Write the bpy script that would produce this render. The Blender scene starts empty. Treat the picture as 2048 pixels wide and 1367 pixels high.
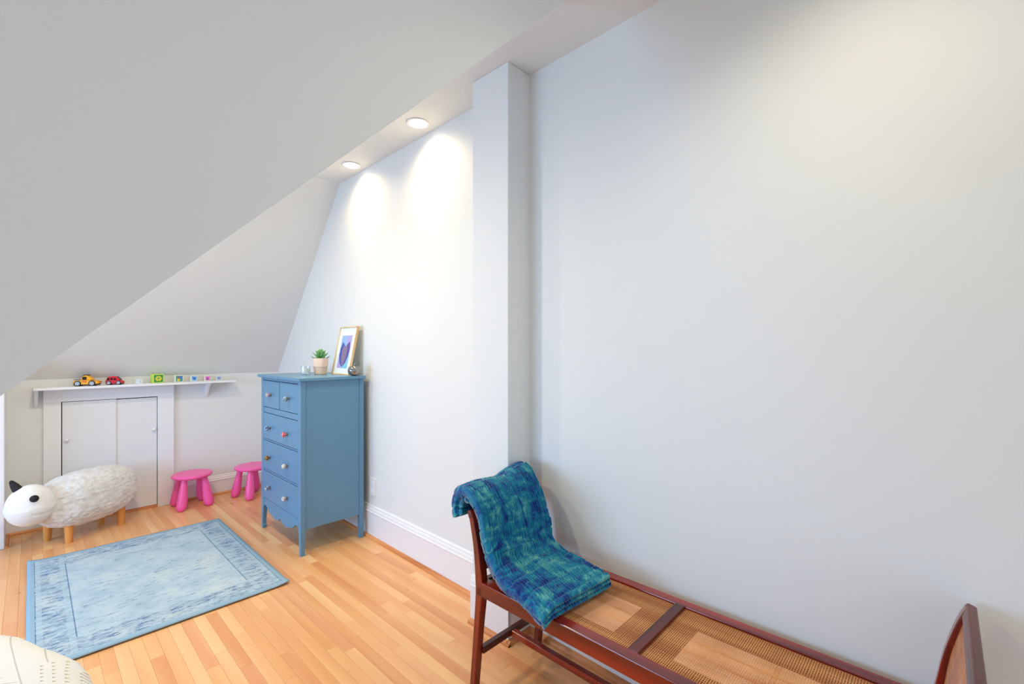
import bpy, bmesh, math, random
import numpy as np
from mathutils import Vector, Matrix, noise
random.seed(7); np.random.seed(7)
S = bpy.context.scene
C = S.collection
PI = math.pi
# ------------------------------------------------------------ camera, world, lights, exposure
F_PX = 910.2
YAW = math.atan(962 / F_PX)
cam_d = bpy.data.cameras.new('camera'); cam = bpy.data.objects.new('camera', cam_d); C.objects.link(cam)
cam_d.sensor_width = 36; cam_d.sensor_fit = 'HORIZONTAL'; cam_d.lens = F_PX / 2048 * 36
cam_d.shift_y = (700 - 683.5) / 2048
cam_d.clip_start = 0.02
cam.location = (0, 0, 1.42); cam.rotation_euler = (PI / 2, 0, -YAW)
S.camera = cam
S.view_settings.view_transform = 'Standard'; S.view_settings.look = 'None'
S.view_settings.gamma = 1; S.view_settings.use_curve_mapping = False
S.view_settings.exposure = -0.03
w = bpy.data.worlds.new('world'); S.world = w; w.use_nodes = True
w.node_tree.nodes['Background'].inputs[0].default_value = (0.70, 0.84, 1.0, 1)
w.node_tree.nodes['Background'].inputs[1].default_value = 1.0

def light(name, kind, loc, rot, color, power, **kw):
    d = bpy.data.lights.new(name, kind); d.color = color; d.energy = power
    for k, v in kw.items(): setattr(d, k, v)
    o = bpy.data.objects.new(name, d); C.objects.link(o); o.location = loc; o.rotation_euler = rot
    return o
# daylight through the window in the left wall of the alcove
light('window_daylight', 'AREA', (-2.82, 3.15, 1.20), (0, -math.radians(52), 0), (0.34, 0.60, 1.0), 125, shape='RECTANGLE', size=1.5, size_y=2.2)
# recessed ceiling lamps (fixtures built below); the last two are added, unseen fill
DOWN = [(1.652, 2.367), (1.679, 3.272), (1.15, 0.15), (0.25, 2.25), (0.25, 3.25)]
WARM = (1.0, 0.78, 0.44)
for (lx, ly) in DOWN[:2]:
    light('downlight_lamp', 'SPOT', (lx, ly, 2.818), (0, 0, 0), WARM, 38, spot_size=math.radians(160), spot_blend=1.0, shadow_soft_size=0.08)
light('downlight_lamp', 'SPOT', (DOWN[2][0], DOWN[2][1], 2.818), (0, 0, 0), (1.0, .92, .70), 45, spot_size=math.radians(150), spot_blend=1.0, shadow_soft_size=0.05)

for (lx, ly) in DOWN[3:]:
    light('downlight_lamp', 'SPOT', (lx, ly, 2.818), (0, 0, 0), (1.0, .86, .60), 84, spot_size=math.radians(175), spot_blend=0.8, shadow_soft_size=0.05)  # added fill that brightens the alcove, hidden behind the gable wall

# ------------------------------------------------------------ node helpers
def new_mat(name):
    m = bpy.data.materials.new(name); m.use_nodes = True
    return m, m.node_tree, m.node_tree.nodes['Principled BSDF']
def N(t, typ, **kw):
    n = t.nodes.new(typ)
    for k, v in kw.items():
        if k in n.inputs.keys() if isinstance(k, str) else False: n.inputs[k].default_value = v
        else: setattr(n, k, v)
    return n
def srgb(r, g, b):
    f = lambda c: (c / 255 / 12.92) if c / 255 <= 0.04045 else ((c / 255 + 0.055) / 1.055) ** 2.4
    return (f(r), f(g), f(b), 1)
def math_node(t, op, a, b=None, c=None):
    n = t.nodes.new('ShaderNodeMath'); n.operation = op
    for i, v in enumerate((a, b, c)):
        if v is None: continue
        if isinstance(v, (int, float)): n.inputs[i].default_value = v
        else: t.links.new(v, n.inputs[i])
    return n.outputs[0]
def mix(t, fac, a, b):
    n = t.nodes.new('ShaderNodeMix'); n.data_type = 'RGBA'
    for s, v in ((0, fac), (6, a), (7, b)):
        if isinstance(v, (int, float, tuple)): n.inputs[s].default_value = v
        else: t.links.new(v, n.inputs[s])
    return n.outputs[2]
def coords(t, scale=(1, 1, 1), kind='Object'):
    tc = t.nodes.new('ShaderNodeTexCoord'); mp = t.nodes.new('ShaderNodeMapping')
    mp.inputs['Scale'].default_value = scale
    t.links.new(tc.outputs[kind], mp.inputs[0]); return mp.outputs[0]
def noise_tex(t, vec, scale, detail=3, rough=0.5, out='Fac', dist=0.0):
    n = t.nodes.new('ShaderNodeTexNoise'); n.inputs['Scale'].default_value = scale; n.inputs['Distortion'].default_value = dist
    n.inputs['Detail'].default_value = detail; n.inputs['Roughness'].default_value = rough
    t.links.new(vec, n.inputs['Vector']); return n.outputs[out]
def ramp(t, fac, stops):
    r = t.nodes.new('ShaderNodeValToRGB'); e = r.color_ramp.elements
    while len(e) < len(stops): e.new(0.5)
    for i, (p, c) in enumerate(stops): e[i].position = p; e[i].color = c
    t.links.new(fac, r.inputs[0]); return r.outputs[0]
def bump(t, b, h, strength=0.2, dist=0.002):
    n = t.nodes.new('ShaderNodeBump'); n.inputs['Strength'].default_value = strength
    n.inputs['Distance'].default_value = dist
    t.links.new(h, n.inputs['Height']); t.links.new(n.outputs[0], b.inputs['Normal'])
def paint(name, col, rough=0.5, var=0.03, bs=0.08, scale=40, spec=0.5, metal=0):
    m, t, b = new_mat(name)
    v = coords(t); f = noise_tex(t, v, scale, 3)
    d = tuple(max(0, c * (1 - var * 2)) for c in col[:3]) + (1,)
    l = tuple(min(1, c * (1 + var * 2)) for c in col[:3]) + (1,)
    t.links.new(mix(t, f, d, l), b.inputs['Base Color'])
    b.inputs['Roughness'].default_value = rough; b.inputs['Metallic'].default_value = metal
    b.inputs['Specular IOR Level'].default_value = spec
    if bs: bump(t, b, f, bs, 0.001)
    return m
def wood(name, dark, light_, axis=1, rough=0.3, scale=6, rnd=False, coat=0.0, spots=False):
    m, t, b = new_mat(name)
    sc = [14, 14, 14]; sc[axis] = 1.0
    v = coords(t, tuple(sc))
    if rnd:
        oi = t.nodes.new('ShaderNodeObjectInfo'); ge = t.nodes.new('ShaderNodeNewGeometry')
        rv = math_node(t, 'FRACT', math_node(t, 'ADD', oi.outputs['Random'], ge.outputs['Random Per Island']))
        va = t.nodes.new('ShaderNodeVectorMath'); va.operation = 'ADD'
        cb = t.nodes.new('ShaderNodeCombineXYZ')
        for i in range(3): t.links.new(math_node(t, 'MULTIPLY', rv, 37.0 + i * 11), cb.inputs[i])
        t.links.new(v, va.inputs[0]); t.links.new(cb.outputs[0], va.inputs[1]); v = va.outputs[0]
    f1 = noise_tex(t, v, scale * 0.35, 6, 0.6)
    wv = t.nodes.new('ShaderNodeTexWave'); wv.bands_direction = 'DIAGONAL'
    wv.inputs['Scale'].default_value = 0.35; wv.inputs['Distortion'].default_value = 7; wv.inputs['Detail'].default_value = 3
    wv.inputs['Detail Scale'].default_value = 0.5
    t.links.new(v, wv.inputs['Vector'])
    f = math_node(t, 'ADD', math_node(t, 'MULTIPLY', f1, 0.65), math_node(t, 'MULTIPLY', wv.outputs['Fac'], 0.35))
    col = ramp(t, f, [(0.25, dark), (0.72, light_)])
    if rnd:
        tint = ramp(t, rv, [(0.0, srgb(218, 148, 94)), (0.25, srgb(230, 166, 108)), (0.6, srgb(238, 178, 120)), (0.85, srgb(243, 196, 140)), (1.0, srgb(222, 150, 104))])
        col = mix(t, 0.72, col, tint)
    if spots:
        f2 = noise_tex(t, coords(t, (16, 8, 16)), 1.0, 2)
        col = mix(t, ramp(t, f2, [(0.74, (0, 0, 0, 1)), (0.80, (.7, .7, .7, 1))]), col, srgb(120, 60, 30))
    t.links.new(col, b.inputs['Base Color'])
    b.inputs['Roughness'].default_value = rough
    b.inputs['Coat Weight'].default_value = coat; b.inputs['Coat Roughness'].default_value = 0.15
    bump(t, b, f1, 0.08, 0.0006)
    return m

M = {}
M['wall'] = paint('wall_paint', (0.792, 0.80, 0.778, 1), 0.62, 0.008, 0.05, 90, 0.3)
M['ceil'] = paint('ceiling_paint', (0.80, 0.795, 0.765, 1), 0.75, 0.008, 0.05, 70, 0.2)
M['trim'] = paint('trim_paint', (0.86, 0.86, 0.87, 1), 0.35, 0.006, 0.02, 60)
M['door'] = paint('door_paint', (0.82, 0.82, 0.83, 1), 0.4, 0.01, 0.03, 30)
M['dark'] = paint('dark_gap', (0.03, 0.03, 0.03, 1), 0.9, 0, 0)
M['sub'] = paint('subfloor', srgb(120, 70, 36), .9, .1, 0)
M['plank'] = wood('oak_floor', srgb(216, 140, 84), srgb(246, 194, 136), 1, 0.34, 6, True, 0.15, True)
M['shoe'] = wood('stained_molding', srgb(190, 112, 58), srgb(232, 160, 100), 1, 0.4, 6)
M['shoex'] = wood('stained_molding_cross', srgb(190, 112, 58), srgb(232, 160, 100), 0, 0.4, 6)
M['mahog'] = wood('mahogany', srgb(84, 18, 10), srgb(158, 42, 20), 1, 0.22, 8, False, 0.4)
M['mahogz'] = wood('mahogany_upright', srgb(84, 18, 10), srgb(160, 44, 20), 2, 0.22, 8, False, 0.4)
M['mahogx'] = wood('mahogany_cross', srgb(52, 16, 10), srgb(112, 38, 22), 0, 0.3, 8, False, 0.15)
M['leg'] = wood('beech', srgb(200, 120, 50), srgb(236, 168, 90), 2, 0.4, 6)
M['blue'] = paint('blue_paint', srgb(95, 142, 174), 0.32, 0.02, 0.06, 25)
M['pink'] = paint('pink_plastic', srgb(252, 98, 172), 0.35, 0.01, 0)
M['white'] = paint('white_ceramic', (0.85, 0.85, 0.84, 1), 0.25, 0, 0)
M['black'] = paint('black_felt', (0.012, 0.010, 0.012, 1), 0.8, 0.1, 0.1)
M['yellow'] = paint('yellow_plastic', srgb(250, 176, 20), 0.3, 0.01, 0)
M['red'] = paint('red_plastic', srgb(215, 22, 34), 0.3, 0.01, 0)
M['tyre'] = paint('tyre_rubber', (0.02, 0.02, 0.02, 1), 0.7, 0, 0)
M['glassdark'] = paint('tinted_window', (0.015, 0.012, 0.015, 1), 0.15, 0, 0)
M['hub'] = paint('silver_hub', (0.6, 0.62, 0.66, 1), 0.3, 0, 0, metal=0.5)
M['orange'] = paint('orange_marking', srgb(225, 90, 20), 0.4, 0, 0)
M['terra'] = paint('pale_terracotta', srgb(226, 196, 170), 0.7, 0.02, 0.05)
M['soil'] = paint('soil', srgb(70, 50, 35), 0.95, 0.2, 0.4, 120)
M['leaf'] = paint('succulent_green', srgb(120, 178, 104), 0.5, 0.12, 0.05)
M['gold'] = wood('pale_oak_frame', srgb(206, 170, 118), srgb(232, 204, 156), 2, 0.4)
M['mat'] = paint('picture_mat', srgb(232, 240, 238), 0.7, 0.01, 0)
M['brass'] = paint('knob_stem', srgb(130, 110, 90), 0.3, 0.02, 0, metal=0.8)
def flat(name, r, g, b, rough=0.5, metal=0.0): return paint(name, srgb(r, g, b), rough, 0.03, 0, 60, metal=metal)
# emissive lens of a lit recessed lamp
m, t, b = new_mat('lamp_lens'); b.inputs['Emission Color'].default_value = (1, .94, .82, 1); b.inputs['Emission Strength'].default_value = 6
M['lens'] = m
m, t, b = new_mat('clear_glass')
tr_ = t.nodes.new('ShaderNodeBsdfTransparent'); gl_ = t.nodes.new('ShaderNodeBsdfGlossy'); mx_ = t.nodes.new('ShaderNodeMixShader')
tr_.inputs[0].default_value = (.93, .96, .98, 1); gl_.inputs['Roughness'].default_value = .05; mx_.inputs[0].default_value = .10
t.links.new(tr_.outputs[0], mx_.inputs[1]); t.links.new(gl_.outputs[0], mx_.inputs[2])
t.links.new(mx_.outputs[0], t.nodes['Material Output'].inputs[0]); M['glass'] = m
m, t, b = new_mat('smoked_glass'); v = coords(t)
t.links.new(ramp(t, noise_tex(t, v, 14, 2), [(0.3, srgb(120, 130, 130)), (0.7, srgb(176, 160, 150))]), b.inputs['Base Color'])
b.inputs['Metallic'].default_value = 0.75; b.inputs['Roughness'].default_value = 0.12; M['apple'] = m
m, t, b = new_mat('wax'); b.inputs['Base Color'].default_value = (.9, .88, .8, 1); 
b.inputs['Subsurface Radius'].default_value = (.01, .01, .01); M['wax'] = m

# ------------------------------------------------------------ mesh helpers
class MB:
    def __init__(s): s.b = bmesh.new()
    def box(s, lo, hi, bev=0.0, seg=1, rot=None):
        lo = Vector(lo); hi = Vector(hi)
        r = bmesh.ops.create_cube(s.b, size=1.0, matrix=Matrix.Translation((lo + hi) / 2) @ Matrix.Diagonal(((hi - lo)[:] + (1,))))
        vs = r['verts']
        if bev:
            es = list({e for v in vs for e in v.link_edges})
            bmesh.ops.bevel(s.b, geom=es, offset=bev, segments=seg, affect='EDGES', profile=0.6)
        return s
    def poly(s, pts, thick=None):
        """closed polygon (list of 3-vectors) pushed along vector thick"""
        a = [s.b.verts.new(p) for p in pts]
        f = s.b.faces.new(a)
        if thick is not None:
            bb = [s.b.verts.new(Vector(p) + Vector(thick)) for p in pts]
            s.b.faces.new(bb[::-1]); n = len(a)
            for i in range(n): s.b.faces.new((a[i], bb[i], bb[(i + 1) % n], a[(i + 1) % n]))
        return s
    def lathe(s, prof, n=20, mat=Matrix(), cap=True):
        rings = []
        for r, z in prof:
            rings.append([s.b.verts.new(mat @ Vector((r * math.cos(2 * PI * i / n), r * math.sin(2 * PI * i / n), z))) for i in range(n)])
        for a, c in zip(rings, rings[1:]):
            for i in range(n): s.b.faces.new((a[i], a[(i + 1) % n], c[(i + 1) % n], c[i]))
        if cap:
            s.b.faces.new(rings[0][::-1]); s.b.faces.new(rings[-1])
        return s
    def sweep(s, rings, closed=True, cap=True):
        """rings: list of lists of points; bridged"""
        R = [[s.b.verts.new(p) for p in r] for r in rings]
        n = len(R[0])
        for a, c in zip(R, R[1:]):
            for i in range(n if closed else n - 1): s.b.faces.new((a[i], a[(i + 1) % n], c[(i + 1) % n], c[i]))
        if cap and closed: s.b.faces.new(R[0][::-1]); s.b.faces.new(R[-1])
        return s
    def beam(s, path, wx, wt):
        """path in the YZ plane: list of (x, y, z, thickness) -> bar of width wx along x"""
        rings = []
        for i, (x, y, z, th) in enumerate(path):
            a = path[max(0, i - 1)]; c = path[min(len(path) - 1, i + 1)]
            d = Vector((0, c[1] - a[1], c[2] - a[2])).normalized(); nn = Vector((0, d.z, -d.y))
            p = Vector((x, y, z)); ux = Vector((wx / 2, 0, 0)); un = nn * th / 2
            rings.append([p - ux - un, p + ux - un, p + ux + un, p - ux + un])
        return s.sweep(rings)
    def out(s, name, mat, parent=None, smooth=False, bevel=0, props=None):
        bmesh.ops.recalc_face_normals(s.b, faces=s.b.faces[:])
        me = bpy.data.meshes.new(name); s.b.to_mesh(me); s.b.free()
        me.materials.append(mat)
        if smooth:
            for p in me.polygons: p.use_smooth = True
        o = bpy.data.objects.new(name, me); C.objects.link(o)
        if parent: o.parent = parent
        if bevel:
            md = o.modifiers.new('bevel', 'BEVEL'); md.width = bevel; md.segments = 2; md.limit_method = 'ANGLE'
        for k, v in (props or {}).items(): o[k] = v
        return o
def auto_smooth(o, ang=40):
    me = o.data
    for p in me.polygons: p.use_smooth = True
    try: me.set_sharp_from_angle(angle=math.radians(ang))
    except Exception: pass
    return o
def local(o):
    """nothing: parts are modelled in the frame of their thing"""
    return o
def thing(name, label, cat, loc=(0, 0, 0), rz=0, group=None):
    o = bpy.data.objects.new(name, None); C.objects.link(o); o.empty_display_size = 0.1
    o.location = loc; o.rotation_euler = (0, 0, rz); o['label'] = label; o['category'] = cat
    if group: o['group'] = group
    return o
def tag(o, label, cat, group=None):
    o['label'] = label; o['category'] = cat
    if group: o['group'] = group
    return o
def struct(name, mb, mat, label, cat, parent=None, **kw):
    o = mb.out(name, mat, parent, **kw)
    o['kind'] = 'structure'
    if label: o['label'] = label; o['category'] = cat
    return o

# ------------------------------------------------------------ the room
ZC = 2.83
YB = 5.2
YS = 3.72                       # where the flat ceiling meets the back slope
ZK = 1.187                      # top of the knee wall
wx = lambda y: 1.79 - 0.018 * (3.17 - y)      # inner face of the long right wall
XL = -2.7
# floor: a subfloor slab that carries the planks
fl = struct('floor', MB().box((XL - .1, -2.1, -0.06), (2.0, 5.35, -0.012)), M['sub'], 'narrow oak strip floor with honey and orange boards', 'floor')
PW = 0.053
cols = int((1.90 - XL) / PW)
planks = []
rnd = random.Random(11)
for i in range(cols):
    x0 = 1.86 - (i + 1) * PW
    y = -2.0 - rnd.random() * 0.8
    while y < YB:
        L = rnd.choice((0.42, 0.55, 0.7, 0.85, 1.0, 1.2)) * (0.85 + 0.3 * rnd.random())
        a, c = max(y, -2.0), min(y + L, YB); y += L
        if c - a < 0.03: continue
        planks.append((x0, a, c))
def plank_score(p):
    x, a, c = p; cx, cy = x + PW / 2, (a + c) / 2
    cx_, sy = math.cos(YAW), math.sin(YAW)
    best = 1e9
    for q in (a, (a + c) / 2, c):
        r = cx * cx_ - q * sy; d = cx * sy + q * cx_
        if d <= 0.2: continue
        px = 1024 + F_PX * r / d; py = 700 + F_PX * 1.42 / d
        if -20 < px < 2070 and py < 1400: best = min(best, d)
    return best
planks.sort(key=plank_score)
def plank_box(mb, x, a, c):
    g = 0.0002; e = 0.0007; z1 = 0.0; z0 = -0.012
    P = [(x + g, a + g), (x + PW - g, a + g), (x + PW - g, c - g), (x + g, c - g)]
    Q = [(x + g + e, a + g + e), (x + PW - g - e, a + g + e), (x + PW - g - e, c - g - e), (x + g + e, c - g - e)]
    mb.sweep([[Vector((p[0], p[1], z0)) for p in P], [Vector((p[0], p[1], z1 - e)) for p in P], [Vector((p[0], p[1], z1)) for p in Q]])
npl = 298
for p in planks[:npl]:
    mb = MB(); plank_box(mb, *p); mb.out('plank', M['plank'], fl)
mb = MB()
for p in planks[npl:]: plank_box(mb, *p)
mb.out('plank', M['plank'], fl, props={'kind': 'stuff'})

# right wall (runs very slightly out of square), up to the ceiling and the back slope
def wpt(y, z): return (wx(y), y, z)
pts = [wpt(-2, -0.012), wpt(YB + .06, -0.012), wpt(YB + .06, ZK), wpt(YS + .02, ZC + .02), wpt(-2, ZC + .02)]
struct('wall_right', MB().poly(pts, (0.14, 0, 0)), M['wall'], 'long plain off-white wall on the right', 'wall')
# knee wall at the back
struct('wall_back', MB().box((XL, YB, -0.012), (1.95, YB + .12, ZK + .06)), M['wall'], 'low knee wall under the sloping ceiling', 'wall')
# flat ceiling and back slope
struct('ceiling', MB().box((XL, -2, ZC), (1.95, YS, ZC + .1)), M['ceil'], 'flat ceiling over the room and alcove', 'ceiling')
k = (ZC - ZK) / (YB - YS)
struct('ceiling_slope', MB().poly([(XL, YS, ZC), (1.95, YS, ZC), (1.95, YB + .08, ZK - k * .08), (XL, YB + .08, ZK - k * .08)], (0, 0.07, 0.07)), M['ceil'], 'sloping ceiling above the knee wall', 'ceiling')
# big gable wall whose raking lower edge cuts across the picture
Y0 = 1.0
e = lambda x: 1.383 + 0.9772 * x
xt = (ZC - 1.383) / 0.9772
struct('wall_gable', MB().poly([(-0.35, Y0, e(-0.35)), (xt, Y0, ZC), (XL, Y0, ZC), (XL, Y0, e(-0.35))], (0, .12, 0)), M['wall'], 'large grey-white wall with raking lower edge at upper left', 'wall')
# pier boxed out of the right wall
struct('wall_pier', MB().box((1.60, 1.54, 0), (wx(1.8) + .02, 1.80, ZC), 0.003), M['wall'], 'square boxed pier standing proud of the right wall', 'column')
# short return wall at the far left
struct('wall_return', MB().box((XL, 4.87, 0), (-0.13, YB, 1.50), 0.004), M['trim'], 'white wall end at the far left of the knee wall', 'wall')
# left wall with its window
WY0, WY1, WZ0, WZ1 = 2.05, 4.25, 0.55, 1.95
mb = MB()
mb.box((XL - .12, Y0 + .12, 0), (XL, WY0, ZC)); mb.box((XL - .12, WY1, 0), (XL, YB, ZC))
mb.box((XL - .12, WY0, 0), (XL, WY1, WZ0)); mb.box((XL - .12, WY0, WZ1), (XL, WY1, ZC))
struct('wall_left', mb, M['wall'], 'left wall with the wide window', 'wall')
wf = MB()
for a, c in (((XL - .09, WY0, WZ0), (XL + .02, WY0 + .05, WZ1)), ((XL - .09, WY1 - .05, WZ0), (XL + .02, WY1, WZ1)),
             ((XL - .09, WY0, WZ0), (XL + .04, WY1, WZ0 + .04)), ((XL - .09, WY0, WZ1 - .05), (XL + .02, WY1, WZ1)),
             ((XL - .07, 3.13, WZ0), (XL - .02, 3.17, WZ1))):
    wf.box(a, c, 0.003)
struct('window_1', wf, M['trim'], 'white framed window in the left wall', 'window')

# baseboards: profile swept along the wall (board, ogee cap)
def base_profile(h, t):
    return [(0, 0), (t, 0), (t, h - .058), (t + .004, h - .055), (t + .005, h - .048), (t + .001, h - .044), (t, h - .040), (t - .002, h - .026), (t - .007, h - .018), (t - .006, h - .012), (t - .009, h - .004), (t - .013, h), (0, h)]
def run(prof, p0, p1, nrm, z0=0.0):
    n = Vector((nrm[0], nrm[1], 0)).normalized()
    mb = MB(); rings = []
    for p in (p0, p1):
        rings.append([Vector((p[0], p[1], z0)) + n * a + Vector((0, 0, z)) for a, z in prof])
    mb.sweep(rings); return mb
shoe = [(0, 0), (.019, 0), (.019, .006), (.016, .014), (.009, .019), (0, .021)]
BT = .016
bp = base_profile(.243, BT)
def add_run(name, prof, p0, p1, nrm, mat, label=None, cat=None, z0=0.0, parent=None):
    return struct(name, run(prof, p0, p1, nrm, z0), mat, label, cat, parent)
def shoe_run(p0, p1, nrm, mat, parent):
    o = run(shoe, p0, p1, nrm).out('shoe_molding', mat, parent); return o
nr = (-1, 0.018)
b1 = add_run('baseboard_right', bp, (wx(1.80), 1.80), (wx(YB), YB), nr, M['trim'], 'tall white baseboard along the alcove wall behind the blue dresser', 'baseboard')
shoe_run((wx(1.80) - BT, 1.80), (wx(YB) - BT, YB), nr, M['shoe'], b1)
b2 = add_run('baseboard_near', bp, (wx(-2), -2), (wx(1.54), 1.54), nr, M['trim'], 'white baseboard behind the cane bench', 'baseboard')
shoe_run((wx(-2) - BT, -2), (wx(1.54) - BT, 1.54), nr, M['shoe'], b2)
# around the pier
b3 = add_run('baseboard_pier', bp, (1.60, 1.54 - BT), (1.60, 1.80), (-1, 0), M['trim'], 'white baseboard wrapping the pier', 'baseboard')
run(bp, (1.60 - BT + .0005, 1.54), (wx(1.54), 1.54), (0, -1)).out('baseboard_return', M['trim'], b3)
shoe_run((1.60 - BT, 1.54 - BT - .019), (1.60 - BT, 1.80), (-1, 0), M['shoe'], b3)
shoe_run((1.60 - BT - .0185, 1.54 - BT), (wx(1.54), 1.54 - BT), (0, -1), M['shoex'], b3)
bp2 = base_profile(.193, .012)
b4 = add_run('baseboard_back', bp2, (0.914, YB), (wx(YB), YB), (0, -1), M['trim'], 'white baseboard behind the pink stools', 'baseboard')
shoe_run((.914, YB - .012), (wx(YB), YB - .012), (0, -1), M['shoex'], b4)
b5 = add_run('baseboard_left', bp2, (-0.13, YB), (0.064, YB), (0, -1), M['trim'], 'short white baseboard behind the white sheep', 'baseboard')
shoe_run((-0.13, YB - .012), (.064, YB - .012), (0, -1), M['shoex'], b5)
run(shoe, (-0.13, 4.87), (-0.13, YB), (1, 0)).out('shoe_molding', M['shoe'], b5)
shoe_run((.17, YB - .004), (.79, YB - .004), (0, -1), M['shoex'], b5)

# ------------------------------------------------------------ access doors in the knee wall
tr = struct('trim_1', MB().box((.066, YB - .026, 0), (.168, YB, 1.002), .002), M['trim'], 'wide flat white casing around the low closet doors', 'door casing')
MB().box((.791, YB - .026, 0), (.912, YB, 1.002), .002).out('casing_board', M['trim'], tr)
MB().box((.066, YB - .0265, 1.002), (.912, YB, 1.105), .002).out('casing_board', M['trim'], tr)
MB().box((.168, YB - .002, 0.02), (.791, YB - .0005, 1.002)).out('backing', M['dark'], tr)
d1 = struct('door_1', MB().box((.174, YB - .020, .022), (.505, YB - .010, .998), .001), M['door'], 'left white sliding closet door, knob at its left edge', 'door')
d2 = struct('door_2', MB().box((.495, YB - .0095, .022), (.787, YB - .003, .994), .001), M['door'], 'right white sliding closet door, knob at its right edge', 'door')
for d, kx, kz, ky in ((d1, .199, .693, YB - .020), (d2, .765, .707, YB - .0095)):
    mt = Matrix.Translation((kx, ky, kz)) @ Matrix.Rotation(PI / 2, 4, 'X')
    auto_smooth(MB().lathe([(.005, 0), (.005, .012), (.010, .015), (.014, .020), (.014, .026), (.010, .031), (.003, .033)], 16, mt).out('door_knob', M['white'], d))

# ------------------------------------------------------------ wall shelf and what stands on it
ZS = 1.128
sh = thing('wall_shelf', 'long thin white shelf above the low closet doors', 'shelf', (0.69, 5.115, 1.105))
def rel(mbf, base): pass
def outrel(mb, name, mat, parent, smooth=False, bevel=0):
    """mesh modelled in world space, stored in the frame of its (unrotated) parent"""
    bmesh.ops.translate(mb.b, verts=mb.b.verts[:], vec=-Vector(parent.location))
    o = mb.out(name, mat, parent, smooth, bevel); return o
outrel(MB().box((.010, 5.035, 1.108), (1.385, YB - .001, ZS), .002), 'board', M['trim'], sh)
for bx in (.028, 1.172):
    mb = MB().poly([(bx - .011, YB - .001, 1.108), (bx - .011, 5.075, 1.108), (bx - .011, 5.08, 1.095), (bx - .011, 5.13, 1.055), (bx - .011, YB - .022, .985), (bx - .011, YB - .001, .965)], (.022, 0, 0))
    outrel(mb, 'bracket', M['trim'], sh, bevel=.002)
for nx, nz in ((.033, .875), (1.177, .885)):
    mt = Matrix.Translation((nx, YB, nz)) @ Matrix.Rotation(PI / 2, 4, 'X')
    o = MB().lathe([(.0016, 0), (.0016, .004), (.004, .005), (.003, .007)], 8, mt).out('nail', M['hub'])
    tag(o, 'tiny nail in the knee wall left of the closet doors' if nx < .5 else 'tiny nail in the knee wall below the right shelf bracket', 'nail')

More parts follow.
